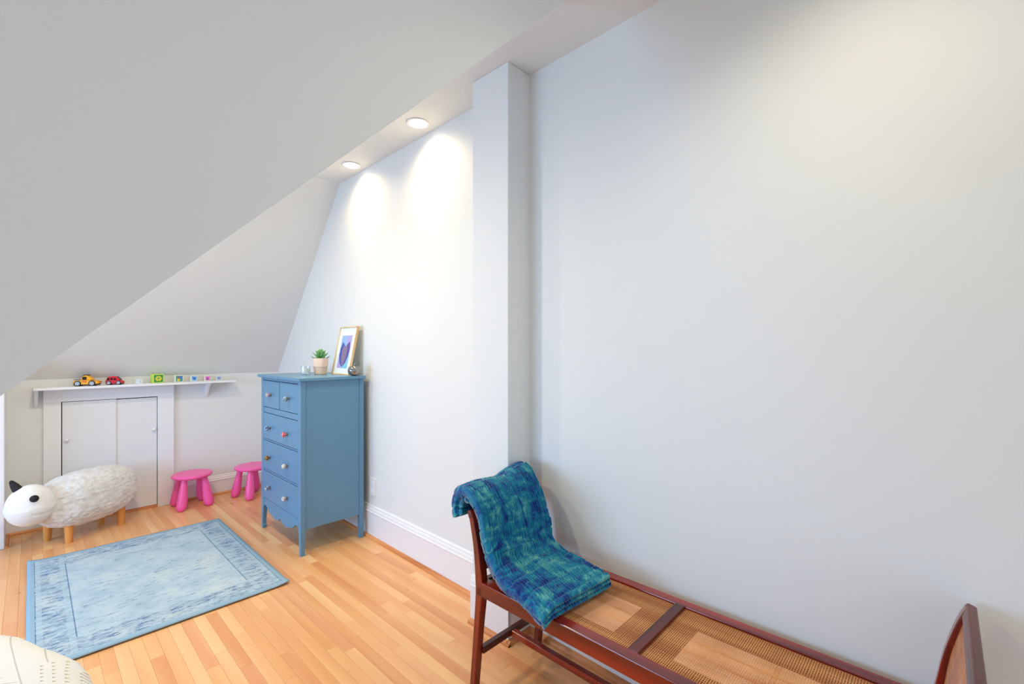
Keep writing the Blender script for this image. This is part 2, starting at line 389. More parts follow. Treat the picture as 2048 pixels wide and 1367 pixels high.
def car(name, label, loc, rz, L, H, W, body, prof_body, prof_cab, truck):
    t = thing(name, label, 'toy car', loc, rz, 'toy cars on the wall shelf')
    r = H * .24
    # body and cabin extruded side profiles with tapered roof
    def ext(prof, w0, w1):
        zs = [p[1] for p in prof]; z0, z1 = min(zs), max(zs)
        rings = []
        for sgn in (-1, -.8, .8, 1):
            ring = []
            for x, z in prof:
                f = (z - z0) / (z1 - z0 + 1e-6); ww = w0 + (w1 - w0) * f
                if abs(sgn) == 1:
                    cx = sum(p[0] for p in prof) / len(prof); cz = sum(p[1] for p in prof) / len(prof)
                    ring.append(Vector((cx + (x - cx) * .93, sgn * ww / 2, cz + (z - cz) * .9)))
                else: ring.append(Vector((x, sgn * ww / 2, z)))
            rings.append(ring)
        return MB().sweep(rings)
    sc = lambda pr: [(x * L, z * H) for x, z in pr]
    auto_smooth(ext(sc(prof_body), W, W * .96).out('body', body, t), 35)
    auto_smooth(ext(sc(prof_cab), W * .92, W * .70).out('cabin', body, t), 35)
    def win(pts, sgn):
        zs = [z for _, z in prof_cab]; z0, z1 = min(zs) * H, max(zs) * H
        P = []
        for x, z in pts:
            f = (z * H - z0) / (z1 - z0); P.append(Vector((x * L, sgn * (W * .92 + (W * .70 - W * .92) * f) / 2 * 1.0, z * H)))
        MB().poly(P, (0, sgn * .0016, 0)).out('side_window', M['glassdark'], t)
    for sgn in (-1, 1):
        if truck: win([(-.13, .56), (.03, .56), (.03, .78), (-.03, .84), (-.13, .80)], sgn)
        else:
            for a in (-.40, -.22, -.04): win([(a, .58), (a + .13, .58), (a + .13, .80), (a + .01, .80)], sgn)
    fr = sorted([p for p in sc(prof_cab)], key=lambda p: p[0])
    # windscreen: a dark pane over the front rake of the cabin
    a, c = [p for p in prof_cab if p[0] > 0][0], [p for p in prof_cab if p[0] > 0][1]
    a = (a[0] * L, a[1] * H); c = (c[0] * L, c[1] * H)
    if a[1] > c[1]: a, c = c, a
    wl, wu = W * .84 / 2, W * .62 / 2
    q = lambda p, f: (p[0] * (1 - f) + (c[0] if p == a else a[0]) * f, p[1] * (1 - f) + (c[1] if p == a else a[1]) * f)
    A, D = q(a, .08), q(c, .08)
    MB().poly([Vector((A[0], -wl, A[1])), Vector((A[0], wl, A[1])), Vector((D[0], wu, D[1])), Vector((D[0], -wu, D[1]))], (.0018, 0, .0014)).out('windscreen', M['glassdark'], t)
    MB().box((-.46 * L, -W * .42, .08 * H), (.47 * L, W * .42, .22 * H), .002).out('chassis', M['tyre'], t)
    for wxp in (-.30, .24):
        for sgn in (-1, 1):
            mt = Matrix.Translation((wxp * L, sgn * W * .5, r)) @ Matrix.Rotation(-sgn * PI / 2, 4, 'X')
            wb = auto_smooth(MB().lathe([(r * .9, -W * .14), (r, -W * .11), (r, W * .03), (r * .88, W * .055)], 24, mt).out('wheel', M['tyre'], t), 30)
            mt2 = Matrix.Translation((wxp * L, sgn * (W * .5 + W * .055), r)) @ Matrix.Rotation(-sgn * PI / 2, 4, 'X')
            hb = MB()
            for kk in range(5):
                an = kk * 2 * PI / 5
                m3 = mt2 @ Matrix.Rotation(an, 4, 'Z')
                hb.poly([m3 @ Vector(p) for p in ((0, -r * .13, 0), (r * .62, -r * .16, 0), (r * .62, r * .16, 0), (0, r * .13, 0))], m3.to_3x3() @ Vector((0, 0, .0015)))
            hb.lathe([(r * .68, 0), (r * .68, .001), (r * .56, .001), (r * .56, 0)], 20, mt2, cap=False)
            hb.out('hubcap', M['hub'], wb)
    return t
RZ = -0.35
tx = car('toy_taxi', 'yellow and orange toy pickup truck on the left end of the shelf', (.318, 5.105, ZS), RZ, .165, .092, .078, M['yellow'],
         [(-.5, .20), (-.48, .48), (-.24, .52), (.12, .52), (.36, .46), (.49, .38), (.5, .20), (.3, .14), (-.3, .14)],
         [(-.20, .50), (-.17, .80), (-.06, .98), (.06, .96), (.10, .90), (.27, .54), (.1, .5)], True)
MB().poly([(-.46 * .165, -.028, .55 * .092), (-.21 * .165, -.028, .58 * .092), (-.21 * .165, .028, .58 * .092), (-.46 * .165, .028, .55 * .092)], (0, 0, .004)).out('truck_bed', M['glassdark'], tx)
MB().poly([(-.18 * .165, -.027, .80 * .092), (-.06 * .165, -.0285, .985 * .092), (.06 * .165, -.0285, .965 * .092), (.06 * .165, .0285, .965 * .092), (-.06 * .165, .0285, .985 * .092), (-.18 * .165, .027, .80 * .092)], (0, 0, .004)).out('roof_rack', M['glassdark'], tx)
for sg in (-1, 1): MB().box((-.13 * .165, sg * .039 - .001, .36 * .092), (.04 * .165, sg * .039 + .001, .45 * .092)).out('door_stripe', M['orange'], tx)
MB().box((.42 * .165, -.03, .30 * .092), (.51 * .165, .03, .38 * .092), .002).out('bumper', M['orange'], tx)
car('toy_minivan', 'small red toy minivan on the shelf right of the yellow truck', (.492, 5.11, ZS), RZ, .118, .072, .056, M['red'],
    [(-.5, .22), (-.49, .55), (-.3, .58), (.25, .56), (.42, .46), (.5, .34), (.5, .2), (.3, .14), (-.3, .14)],
    [(-.48, .54), (-.38, .92), (-.1, 1.0), (.14, .96), (.36, .54)], False)

# picture cubes: the frame colour and the printed picture differ from cube to cube
def cube_thing(label, x, y, s, rz, rim, face, shapes):
    t = thing('toy_block', label, 'toy block', (x, y, ZS), rz, 'toy blocks on the wall shelf')
    MB().box((-s / 2, -s / 2, 0), (s / 2, s / 2, s), s * .04, 2).out('block', rim, t)
    i = s * .40
    MB().box((-i, -s / 2 - .0008, s / 2 - i), (i, -s / 2 + .001, s / 2 + i)).out('picture', face, t)
    for nm, mt, pts in shapes:
        MB().poly([Vector((px * s, -s / 2 - .0009, pz * s)) for px, pz in pts], (0, -.0006, 0)).out(nm, mt, t)
    return t
def disc(cx, cz, r, n=14, sx=1): return [(cx + sx * r * math.cos(2 * PI * i / n), cz + r * math.sin(2 * PI * i / n)) for i in range(n)]
cr = flat('cream_rim', 236, 236, 214); lime = flat('lime', 206, 226, 90); grn = flat('block_green', 36, 140, 74)
yl = flat('block_yellow', 226, 214, 60); te = flat('block_teal', 60, 150, 130); bl = flat('block_blue', 70, 130, 200)
lb = flat('block_pale_blue', 150, 200, 240); pk = flat('block_pink', 240, 140, 205); pu = flat('block_purple', 130, 70, 160); wt = flat('block_white', 232, 238, 238)
gy = flat('block_grey', 170, 190, 196); lgb = flat('block_ice', 176, 192, 226)
cube_thing('smallest white toy block on the shelf beside the red minivan', .648, 5.10, .040, .25, wt, flat('block_offwhite', 222, 232, 232), [('digit', gy, [(-.05, .2), (.05, .2), (.05, .6), (.1, .6), (0, .75), (-.05, .7)])])
cube_thing('largest toy block, green with a yellow flower', .776, 5.115, .080, .12, lime, grn,
           [('petal', yl, disc(.2 * math.cos(a), .5 + .18 * math.sin(a), .13)) for a in [i * PI / 3 for i in range(6)]] + [('flower_centre', te, [(x, z) for x, z in disc(0, .52, .09)])])
cube_thing('second largest toy block with blue, green and yellow picture', .932, 5.12, .064, .10, cr, te,
           [('patch', yl, [(-.25, .15), (.06, .15), (.06, .48), (-.25, .48)]), ('patch', flat('block_rose', 190, 90, 120), disc(-.1, .62, .12)), ('patch', bl, [(.1, .45), (.36, .4), (.36, .85), (-.05, .85)])])
cube_thing('pale blue toy block with a small dark bird, middle of the row', 1.050, 5.125, .056, .08, cr, lb, [('bird', bl, [(-.3, .78), (-.12, .70), (.22, .72), (.24, .48), (.02, .22), (-.2, .36)]), ('patch', flat('block_navy', 40, 60, 130), disc(.0, .45, .08)), ('patch', flat('block_navy', 40, 60, 130), disc(-.24, .74, .06))])
cube_thing('pink toy block with a purple letter shape', 1.160, 5.13, .049, .06, cr, pk, [('letter', pu, [(-.24, .68), (.08, .68), (.12, .5), (-.02, .38), (.24, .34), (.24, .22), (-.26, .22), (-.26, .32), (-.02, .52), (-.04, .58), (-.24, .58)])])
cube_thing('cream toy block with pale blue picture at the right end of the row', 1.255, 5.135, .043, .05, cr, lgb, [('letter', flat('block_slate', 110, 130, 190), [(-.26, .24), (-.26, .66), (.24, .66), (.24, .24), (.14, .24), (.14, .54), (.04, .54), (.04, .24), (-.06, .24), (-.06, .54), (-.16, .54), (-.16, .24)])])

# ------------------------------------------------------------ pink stools
def stool(loc, rz, label):
    t = thing('childs_stool', label, 'stool', loc, rz, 'pink plastic stools by the knee wall')
    R, z = .158, .30
    prof = [(.02, z - .036), (R - .03, z - .036), (R - .012, z - .032), (R - .002, z - .022), (R, z - .014), (R - .004, z - .006), (R - .014, z - .001), (R - .03, z), (.02, z - .002)]
    auto_smooth(MB().lathe(prof, 48).out('seat', M['pink'], t), 50)
    for kx, ky in ((1, 1), (1, -1), (-1, 1), (-1, -1)):
        top = Vector((kx * .075, ky * .075, z - .03)); bot = Vector((kx * .108, ky * .108, 0))
        n = 16; rings = []
        for i in range(15):
            f = i / 14
            c = top.lerp(bot, f)
            rr = .024 + .017 * math.sin(min(1, f * 1.05) ** 1.5 * PI * .62)
            if f > .86: rr *= math.sqrt(max(0.12, 1 - ((f - .86) / .14) ** 2 * .75))
            rings.append([c + Vector((rr * math.cos(2 * PI * j / n), rr * math.sin(2 * PI * j / n), 0)) for j in range(n)])
        auto_smooth(MB().sweep(rings).out('leg', M['pink'], t), 60)
    return t
stool((1.012, 4.985, 0), 0.04, 'pink plastic childs stool in front of the closet door casing')
stool((1.49, 4.90, 0), 0.32, 'pink plastic childs stool half hidden behind the blue dresser')

# ------------------------------------------------------------ sheep footstool
sp = thing('sheep_ottoman', 'white fluffy sheep shaped footstool with wooden legs and black ears', 'footstool', (.31, 4.85, 0), math.atan2(.18, .315))
m, t, b = new_mat('sheep_wool'); v = coords(t)
f = noise_tex(t, v, 26, 8, 0.7); f2 = noise_tex(t, v, 120, 4, 0.7)
t.links.new(ramp(t, f, [(0.3, srgb(222, 212, 200)), (0.6, srgb(248, 245, 242))]), b.inputs['Base Color'])
b.inputs['Roughness'].default_value = 1; b.inputs['Sheen Weight'].default_value = .5; b.inputs['Specular IOR Level'].default_value = .1
bump(t, b, math_node(t, 'ADD', f, f2), .7, .008); M['wool'] = m
m, t, b = new_mat('sheep_face'); v = coords(t); f = noise_tex(t, v, 160, 4, 0.7)
t.links.new(ramp(t, f, [(0.3, srgb(232, 226, 216)), (0.6, srgb(248, 246, 242))]), b.inputs['Base Color'])
b.inputs['Roughness'].default_value = 1; b.inputs['Sheen Weight'].default_value = .3; b.inputs['Specular IOR Level'].default_value = .1
bump(t, b, f, .4, .003); M['fleece'] = m
mb = MB(); bmesh.ops.create_icosphere(mb.b, subdivisions=6, radius=1)
for vt in mb.b.verts:
    p = vt.co.copy()
    pw = lambda a, q: math.copysign(abs(a) ** q, a)
    x, y, z = pw(p.x, .72), pw(p.y, .85), pw(p.z, .80)
    q = Vector((x * .325, y * .185, .292 + z * .198 + .012 * x))
    n = p.normalized()
    d = .007 * noise.noise(q * 11) + .006 * noise.noise(Vector((q.x * 26, q.y * 50, q.z * 60))) + .006 * noise.noise(Vector((q.x * 60, q.y * 110, q.z * 130)))
    vt.co = q + n * d
mb.out('body', M['wool'], sp, smooth=True)
mi = Matrix.Rotation(-sp.rotation_euler.z, 4, 'Z') @ Matrix.Translation((-.31, -4.85, 0))
hc = mi @ Vector((-.004, 4.64, .336))
mb = MB(); bmesh.ops.create_icosphere(mb.b, subdivisions=5, radius=1)
for vt in mb.b.verts:
    p = vt.co.copy(); q = Vector((p.x * .125, p.y * .122, p.z * .142))
    if p.z < 0: q.x *= 1.04; q.y *= 1.04
    # smile crease across the lower front (towards local -y)
    cr_ = math.exp(-((p.z + .38 - .25 * (p.x - .1) ** 2) / .05) ** 2) * (1 if (p.y < -.1 and abs(p.x - .1) < .55) else 0)
    q *= 1 - .05 * cr_ + .008 * noise.noise(p * 6)
    vt.co = hc + q
mb.out('head', M['fleece'], sp, smooth=True)
def horn(base, d, L, r0):
    d = Vector(d).normalized(); q = d.to_track_quat('Z', 'Y').to_matrix().to_4x4()
    mt = Matrix.Translation(base) @ q
    return auto_smooth(MB().lathe([(r0 * .8, -.01), (r0, .0), (r0 * .97, L * .25), (r0 * .8, L * .55), (r0 * .55, L * .8), (r0 * .38, L * .93), (r0 * .15, L)], 18, mt).out('ear', M['black'], sp), 60)
rot = Matrix.Rotation(-sp.rotation_euler.z, 3, 'Z')
horn(mi @ Vector((-.055, 4.64, .440)), rot @ Vector((-.45, .15, .88)), .095, .028)
horn(mi @ Vector((.015, 4.535, .400)), rot @ Vector((.12, -1, .35)), .035, .024)
for (lx, ly) in ((.192, 4.685), (.085, 4.85), (.395, 5.0), (.505, 4.865)):
    q = mi @ Vector((lx, ly, 0))
    auto_smooth(MB().lathe([(.019, 0), (.021, .01), (.028, .16)], 20, Matrix.Translation(q)).out('leg', M['leg'], sp), 40)

# ------------------------------------------------------------ rug
m, t, b = new_mat('rug_pile')
tc = t.nodes.new('ShaderNodeTexCoord'); sx = t.nodes.new('ShaderNodeSeparateXYZ'); t.links.new(tc.outputs['Object'], sx.inputs[0])
# distance from the ends (x) and sides (y): field is 1.10 x 1.52 centred on the origin
ax = math_node(t, 'SUBTRACT', .55, math_node(t, 'ABSOLUTE', sx.outputs[0]))
ay = math_node(t, 'SUBTRACT', .76, math_node(t, 'ABSOLUTE', sx.outputs[1]))
vs = coords(t, (1, 3.2, 1)); vw = coords(t, (1, 1, 1))
n1 = noise_tex(t, vs, 11, 6, .72); n2 = noise_tex(t, vw, 5, 4, .6); n3 = noise_tex(t, vs, 34, 4, .75)
base = ramp(t, n2, [(0.3, srgb(160, 182, 194)), (0.5, srgb(178, 196, 206)), (0.7, srgb(194, 206, 204))])
fleck = math_node(t, 'MULTIPLY', ramp(t, n1, [(0.50, (0, 0, 0, 1)), (0.64, (1, 1, 1, 1))]), ramp(t, n3, [(0.48, (0, 0, 0, 1)), (0.58, (1, 1, 1, 1))]))
fleck_b = math_node(t, 'MULTIPLY', ramp(t, n1, [(0.44, (0, 0, 0, 1)), (0.56, (1, 1, 1, 1))]), ramp(t, n3, [(0.42, (0, 0, 0, 1)), (0.56, (1, 1, 1, 1))]))
navy = srgb(58, 92, 140)
def band(d, lo, hi):
    return math_node(t, 'MULTIPLY', math_node(t, 'GREATER_THAN', d, lo), math_node(t, 'LESS_THAN', d, hi))
field = math_node(t, 'MULTIPLY', math_node(t, 'GREATER_THAN', ax, .175), math_node(t, 'GREATER_THAN', ay, .20))
inborder = math_node(t, 'SUBTRACT', 1, field)
plain = math_node(t, 'MAXIMUM', math_node(t, 'LESS_THAN', ax, .030), math_node(t, 'LESS_THAN', ay, .040))
pattern = math_node(t, 'MULTIPLY', inborder, math_node(t, 'SUBTRACT', 1, plain))
# scroll motif in the patterned band
vo = t.nodes.new('ShaderNodeTexVoronoi'); vo.feature = 'DISTANCE_TO_EDGE'; vo.inputs['Scale'].default_value = 24; t.links.new(vw, vo.inputs['Vector'])
motif = math_node(t, 'MULTIPLY', math_node(t, 'LESS_THAN', vo.outputs['Distance'], .07), math_node(t, 'GREATER_THAN', n1, .42))
dark = math_node(t, 'ADD', math_node(t, 'MULTIPLY', field, math_node(t, 'MULTIPLY', fleck, .75)),
                 math_node(t, 'MULTIPLY', pattern, math_node(t, 'MAXIMUM', math_node(t, 'MULTIPLY', fleck_b, .8), math_node(t, 'MULTIPLY', motif, .22))))
lx_ = math_node(t, 'MAXIMUM', math_node(t, 'MULTIPLY', band(ax, .145, .170), math_node(t, 'GREATER_THAN', ay, .055)), math_node(t, 'MULTIPLY', band(ax, .036, .058), math_node(t, 'GREATER_THAN', ay, .055)))
ly_ = math_node(t, 'MULTIPLY', band(ay, .185, .200), math_node(t, 'GREATER_THAN', ax, .145))
line_d = math_node(t, 'MAXIMUM', math_node(t, 'MULTIPLY', band(ax, .171, .1755), math_node(t, 'GREATER_THAN', ay, .20)), math_node(t, 'MULTIPLY', band(ax, .031, .0345), math_node(t, 'GREATER_THAN', n2, .40)))
c0 = mix(t, dark, base, navy)
c1 = mix(t, math_node(t, 'MULTIPLY', math_node(t, 'MAXIMUM', lx_, ly_), .5), c0, srgb(176, 198, 206))
c2 = mix(t, math_node(t, 'MULTIPLY', line_d, .7), c1, srgb(70, 104, 140))
c3 = mix(t, math_node(t, 'MULTIPLY', plain, .85), c2, srgb(142, 172, 192))
t.links.new(c3, b.inputs['Base Color']); b.inputs['Roughness'].default_value = .95; b.inputs['Specular IOR Level'].default_value = .1
bump(t, b, noise_tex(t, vw, 400, 2), .4, .002)
M['rug'] = m
mb = MB(); nx_, ny_ = 60, 80; g = []
for j in range(ny_ + 1):
    row = []
    for i in range(nx_ + 1):
        x = -.55 + 1.10 * i / nx_; y = -.76 + 1.52 * j / ny_
        z = .0075 + .0012 * noise.noise(Vector((x * 3, y * 3, 1)))
        c1_ = max(0, 1 - math.hypot(x + .55, y - .76) / .10); z += .014 * c1_ ** 2
        c2_ = max(0, 1 - math.hypot(x - .55, y + .76) / .10); z += .012 * c2_ ** 2
        row.append(mb.b.verts.new((x, y, z)))
    g.append(row)
for j in range(ny_):
    for i in range(nx_): mb.b.faces.new((g[j][i], g[j][i + 1], g[j + 1][i + 1], g[j + 1][i]))
rug = mb.out('area_rug', M['rug'], smooth=True)
md = rug.modifiers.new('solid', 'SOLIDIFY'); md.thickness = .0065; md.offset = -1
rug.location = (.532, 3.645, 0)
tag(rug, 'faded light blue rug with navy worn border pattern on the wood floor', 'rug')

# ------------------------------------------------------------ blue dresser
dr = thing('dresser', 'tall narrow blue painted dresser with mixed knobs and scalloped apron', 'dresser', (1.51, 3.585, 0))
X0, X1, YA, YZ = 1.272, 1.742, 3.20, 3.975
def dpart(mb, name, mat=M['blue'], parent=dr, bevel=.002, smooth=False):
    bmesh.ops.translate(mb.b, verts=mb.b.verts[:], vec=-Vector(dr.location))
    o = mb.out(name, mat, parent, smooth, bevel); return o
dpart(MB().box((X0 - .022, YA - .024, 1.206), (X1 + .006, YZ + .024, 1.229), .006, 3), 'top', bevel=0)
# carcass: side panel inset between the posts, back, bottom, rails
dpart(MB().box((X0 + .035, YA + .008, .175), (X1 - .03, YA + .022, 1.206)), 'side_panel')
dpart(MB().box((X0 + .035, YZ - .022, .175), (X1 - .03, YZ - .008, 1.206)), 'side_panel')
dpart(MB().box((X1 - .018, YA + .03, .18), (X1 - .008, YZ - .03, 1.206)), 'back_panel')
dpart(MB().box((X0 + .02, YA + .01, .195), (X1 - .02, YZ - .01, .212)), 'bottom_panel')
mb = MB()
for z0, z1 in ((1.185, 1.206), (.930, .972), (.712, .724), (.470, .482), (.236, .248)):
    mb.box((X0 + .004, YA + .02, z0), (X0 + .03, YZ - .02, z1), .002)
mb.box((X0 + .005, 3.584, .965), (X0 + .03, 3.598, 1.19), .002)
dpart(mb, 'front_rail', bevel=0)
def leg(x0, x1, y0, y1, front, ysgn):
    rings = []
    for z, k_ in ((0, .62), (.026, .64), (.028, .52), (.034, .50), (.10, .62), (.17, .86), (.20, 1), (1.206, 1)):
        if front:
            w_ = (x1 - x0) * (.75 + .25 * k_); d_ = (y1 - y0) * k_ if z < .2 else (y1 - y0)
            xa = x0; xb = x0 + w_
            ya, yb = (y0, y0 + d_) if ysgn < 0 else (y1 - d_, y1)
        else: xa, xb, ya, yb = x0, x1, y0, y1
        rings.append([Vector((xa, ya, z)), Vector((xb, ya, z)), Vector((xb, yb, z)), Vector((xa, yb, z))])
    return MB().sweep(rings)
dpart(leg(X0, X0 + .034, YA, YA + .05, True, -1), 'leg', bevel=.0025)
dpart(leg(X0, X0 + .034, YZ - .05, YZ, True, 1), 'leg', bevel=.0025)
dpart(leg(X1 - .034, X1, YA, YA + .034, False, -1), 'leg', bevel=.0025)
dpart(leg(X1 - .034, X1, YZ - .034, YZ, False, 1), 'leg', bevel=.0025)
# scalloped apron
half = [(.0, .166), (.02, .150), (.045, .137), (.085, .134), (.125, .132), (.15, .138), (.175, .150), (.20, .150), (.225, .158), (.245, .170), (.275, .190), (.31, .196), (.335, .18)]
ym = (YA + YZ) / 2
low = [(ym - y * 1.03, z) for y, z in half[::-1]] + [(ym + y * 1.03, z) for y, z in half[1:]]
mb = MB().poly([Vector((X0 + .004, y, z)) for y, z in [(YA + .035, .24)] + [(YA + .035, .17)] + low + [(YZ - .035, .17), (YZ - .035, .24)]], (.016, 0, 0))
dpart(mb, 'apron', bevel=.0015)
knob_cols = [('pale pink and silver crackled knob', (214, 200, 206), (150, 130, 140)), ('dark teal and clear knob', (60, 86, 90), (170, 190, 190)),
             ('blue and white knob', (200, 214, 240), (40, 70, 120)), ('red flowered knob', (206, 40, 62), (240, 150, 150)),
             ('gold and brown patterned knob', (196, 150, 60), (70, 50, 30)), ('cream striped round knob', (226, 216, 190), (180, 190, 180)),
             ('silver white patterned knob', (222, 224, 236), (90, 90, 110)), ('white knob with grey scrolls', (232, 228, 224), (150, 140, 140))]
def knob(parent, y, z, xf, spec):
    lab, c1c, c2c = spec
    m, t, b = new_mat('glazed_knob'); v = coords(t)
    vo = t.nodes.new('ShaderNodeTexVoronoi'); vo.inputs['Scale'].default_value = 120; t.links.new(v, vo.inputs['Vector'])
    t.links.new(ramp(t, vo.outputs['Distance'], [(0.35, srgb(*c1c)), (0.6, srgb(*c2c))]), b.inputs['Base Color'])
    b.inputs['Roughness'].default_value = .15
    o = Vector((xf, y - .03, z)) - Vector(dr.location)
    mt = Matrix.Translation(o) @ Matrix.Rotation(-PI / 2, 4, 'Y')
    rr = .0195
    ring = MB().lathe([(rr * math.sin(a), .024 - rr * math.cos(a) * .8) for a in [PI * (.12 + .8 * i / 10) for i in range(11)]], 20, mt).out('knob', m, parent, smooth=True)
    ring['label'] = lab
    MB().lathe([(.009, 0), (.006, .004), (.006, .012)], 12, mt).out('knob_stem', M['brass'], ring, smooth=True)
KN = iter(knob_cols)
for (ya, yb, za, zb, ks) in ((3.601, 3.935, .976, 1.182, [(3.80, 1.075)]), (3.248, 3.581, .976, 1.182, [(3.44, 1.073)]),
                             (3.248, 3.935, .727, .927, [(3.82, .816), (3.475, .812)]), (3.248, 3.935, .486, .709, [(3.82, .588), (3.475, .584)]),
                             (3.248, 3.935, .252, .467, [(3.82, .356), (3.475, .350)])):
    d = dpart(MB().box((X0 + .002, ya, za), (X0 + .022, yb, zb), .003, 2), 'drawer', bevel=0)
    dpart(MB().box((X0 + .022, ya + .01, za + .01), (X1 - .04, yb - .01, za + .03)), 'drawer_box', M['leg'], d, bevel=0)
    for ky, kz in ks: knob(d, ky, kz, X0 + .002, next(KN))

# things on the dresser
ZD = 1.229
t_ = thing('candle', 'small white candle in a clear glass at the left of the dresser top', 'candle', (1.47, 3.605, ZD))
auto_smooth(MB().lathe([(.030, 0), (.034, .004), (.037, .066), (.0345, .066), (.032, .010), (.001, .009)], 28).out('glass_cup', M['glass'], t_), 40)
auto_smooth(MB().lathe([(.0305, .011), (.0335, .052), (.001, .050)], 24).out('wax', M['wax'], t_), 40)
MB().lathe([(.001, .049), (.001, .060)], 6).out('wick', M['dark'], t_)
t_ = thing('potted_succulent', 'green succulent in a two-tone pale clay pot beside the framed print', 'plant', (1.585, 3.60, ZD))
auto_smooth(MB().lathe([(.040, 0), (.045, .004), (.052, .060), (.052, .062)], 32).out('pot', M['terra'], t_), 40)
auto_smooth(MB().lathe([(.053, .058), (.055, .060), (.058, .124), (.057, .128), (.052, .128), (.050, .112), (.001, .112)], 32, cap=False).out('pot_rim', flat('clay_band', 238, 208, 188, .7), t_), 40)
MB().lathe([(.049, .108), (.045, .116), (.001, .118)], 16).out('soil', M['soil'], t_)
rl = random.Random(3)
for ring_, (cnt, el, L) in enumerate(((8, .12, .076), (8, .38, .070), (7, .68, .058), (5, 1.1, .044))):
    for kk in range(cnt):
        az = 2 * PI * kk / cnt + ring_ * .5 + rl.random() * .2
        zb = .118 + ring_ * .014
        rings = []
        for f, wd in ((0, .25), (.25, .7), (.55, 1), (.8, .7), (1, .06)):
            rr_ = L * f; x = .006 + rr_ * math.cos(el + f * .25); z = zb + rr_ * math.sin(el + f * .25)
            ww = .0125 * wd; hh = .0038 * wd + .0005
            pts = [Vector((x, -ww, z)), Vector((x, 0, z - hh)), Vector((x, ww, z)), Vector((x, 0, z + hh * .6))]
            rm = Matrix.Rotation(az, 3, 'Z'); rings.append([rm @ p for p in pts])
        MB().sweep(rings).out('leaf', M['leaf'], t_, smooth=True)
MB().lathe([(.006, .112), (.005, .165)], 8).out('stem', M['leaf'], t_)
# framed print leaning on the wall
fr = thing('picture_frame', 'thin pale wood frame with abstract blue and mauve leaf print leaning on the wall', 'picture', (1.665, 3.442, ZD))
fw, fh = .285, .388
lean = math.atan2(.078, .38)
def fpart(mb, name, mat, bevel=0):
    # frame modelled upright facing -x, then leaned back
    bmesh.ops.rotate(mb.b, verts=mb.b.verts[:], cent=(0, 0, 0), matrix=Matrix.Rotation(lean, 3, 'Y'))
    return mb.out(name, mat, fr, bevel=bevel)
fb = .009
for a, c in (((0, -fw / 2, 0), (.018, fw / 2, fb)), ((0, -fw / 2, fh - fb), (.018, fw / 2, fh)), ((0, -fw / 2, fb), (.018, -fw / 2 + fb, fh - fb)), ((0, fw / 2 - fb, fb), (.018, fw / 2, fh - fb))):
    fpart(MB().box(a, c, .001), 'frame_bar', M['gold'])
fpart(MB().box((.007, -fw / 2 + fb, fb), (.012, fw / 2 - fb, fh - fb)), 'mat_board', M['mat'])
pw_, ph_ = .165, .262; pz = .185
fpart(MB().box((.0055, -pw_ / 2, pz - ph_ / 2), (.0075, pw_ / 2, pz + ph_ / 2)), 'print', flat('print_sky', 150, 182, 226, .8))
def shape(pts, mat, dx, nm='print_shape'):
    fpart(MB().poly([Vector((.0052 - dx, -y * pw_ / 2, pz + z * ph_ / 2)) for y, z in pts], (.0003, 0, 0)), nm, mat)
cA = flat('print_mauve', 178, 164, 214, .8); cB = flat('print_indigo', 74, 84, 164, .8); cC = flat('print_taupe', 136, 118, 146, .8); cD = flat('print_purple', 96, 78, 152, .8); cE = flat('print_teal', 130, 190, 214, .8)
shape([(.0, 1), (1, 1), (1, -.1), (.3, .4)], cA, 0); shape([(-1, -1), (-1, -.3), (-.3, -.6), (-.1, -1)], cA, 0)
shape([(1, -1), (1, -.2), (.1, -.9), (.1, -1)], cE, 0)
shape([(-.62, .60), (-.9, .2), (-.92, -.25), (-.6, -.7), (-.15, -.92), (.0, -.9), (.0, .3), (-.2, .42)], cB, .0004)
shape([(.75, .62), (.92, .2), (.85, -.25), (.5, -.7), (.0, -.92), (.0, .3), (.3, .45)], cD, .0004)
shape([(.02, .25), (-.3, .42), (-.5, 0), (-.4, -.5), (-.1, -.88), (.15, -.8), (.45, -.4), (.5, .1), (.3, .45)], cC, .0008)
# apple ornament
ap = thing('apple_ornament', 'shiny smoked metallic apple ornament at the right of the dresser top', 'ornament', (1.665, 3.205, ZD))
pr = []
for i in range(19):
    a = -PI / 2 + PI * i / 18
    r = .046 * math.cos(a) ** .8 if math.cos(a) > 0 else 0
    z = .040 + .040 * math.sin(a)
    if a > 1.0: z -= .010 * (a - 1.0) / .57 * 1.6
    pr.append((max(r, .0015), z))
pr[0] = (.016, .0)
auto_smooth(MB().lathe(pr, 32).out('apple', M['apple'], ap), 60)
rings = []
for i in range(7):
    f = i / 6; c = Vector((.006 * f * f, -.008 * f * f, .062 + .036 * f)); rr = .004 + .0025 * f
    rings.append([c + Vector((rr * math.cos(2 * PI * j / 8), rr * math.sin(2 * PI * j / 8), 0)) for j in range(8)])
MB().sweep(rings).out('stem', M['apple'], ap, smooth=True)
# wall outlet behind the dresser
ol = thing('wall_outlet', 'white electrical outlet plate on the wall behind the dresser', 'outlet', (wx(3.14) - .0005, 3.14, .385))
MB().box((-.010, -.038, -.066), (0, .038, .066), .003, 2).out('cover_plate', M['white'], ol)
for z in (-.026, .026): MB().box((-.012, -.016, z - .014), (-.010, .016, z + .014), .002).out('socket', M['trim'], ol)

# ------------------------------------------------------------ cane bench
bn = thing('cane_bench', 'long mahogany bench with cane seat and raised cane ends against the wall', 'bench', (1.48, .69, 0))
BX0, BX1 = 1.255, 1.700
YM = .69
def bpart(mb, name, mat, bevel=.003, smooth=False, parent=bn):
    bmesh.ops.translate(mb.b, verts=mb.b.verts[:], vec=-Vector(bn.location))
    return mb.out(name, mat, parent, smooth, bevel)
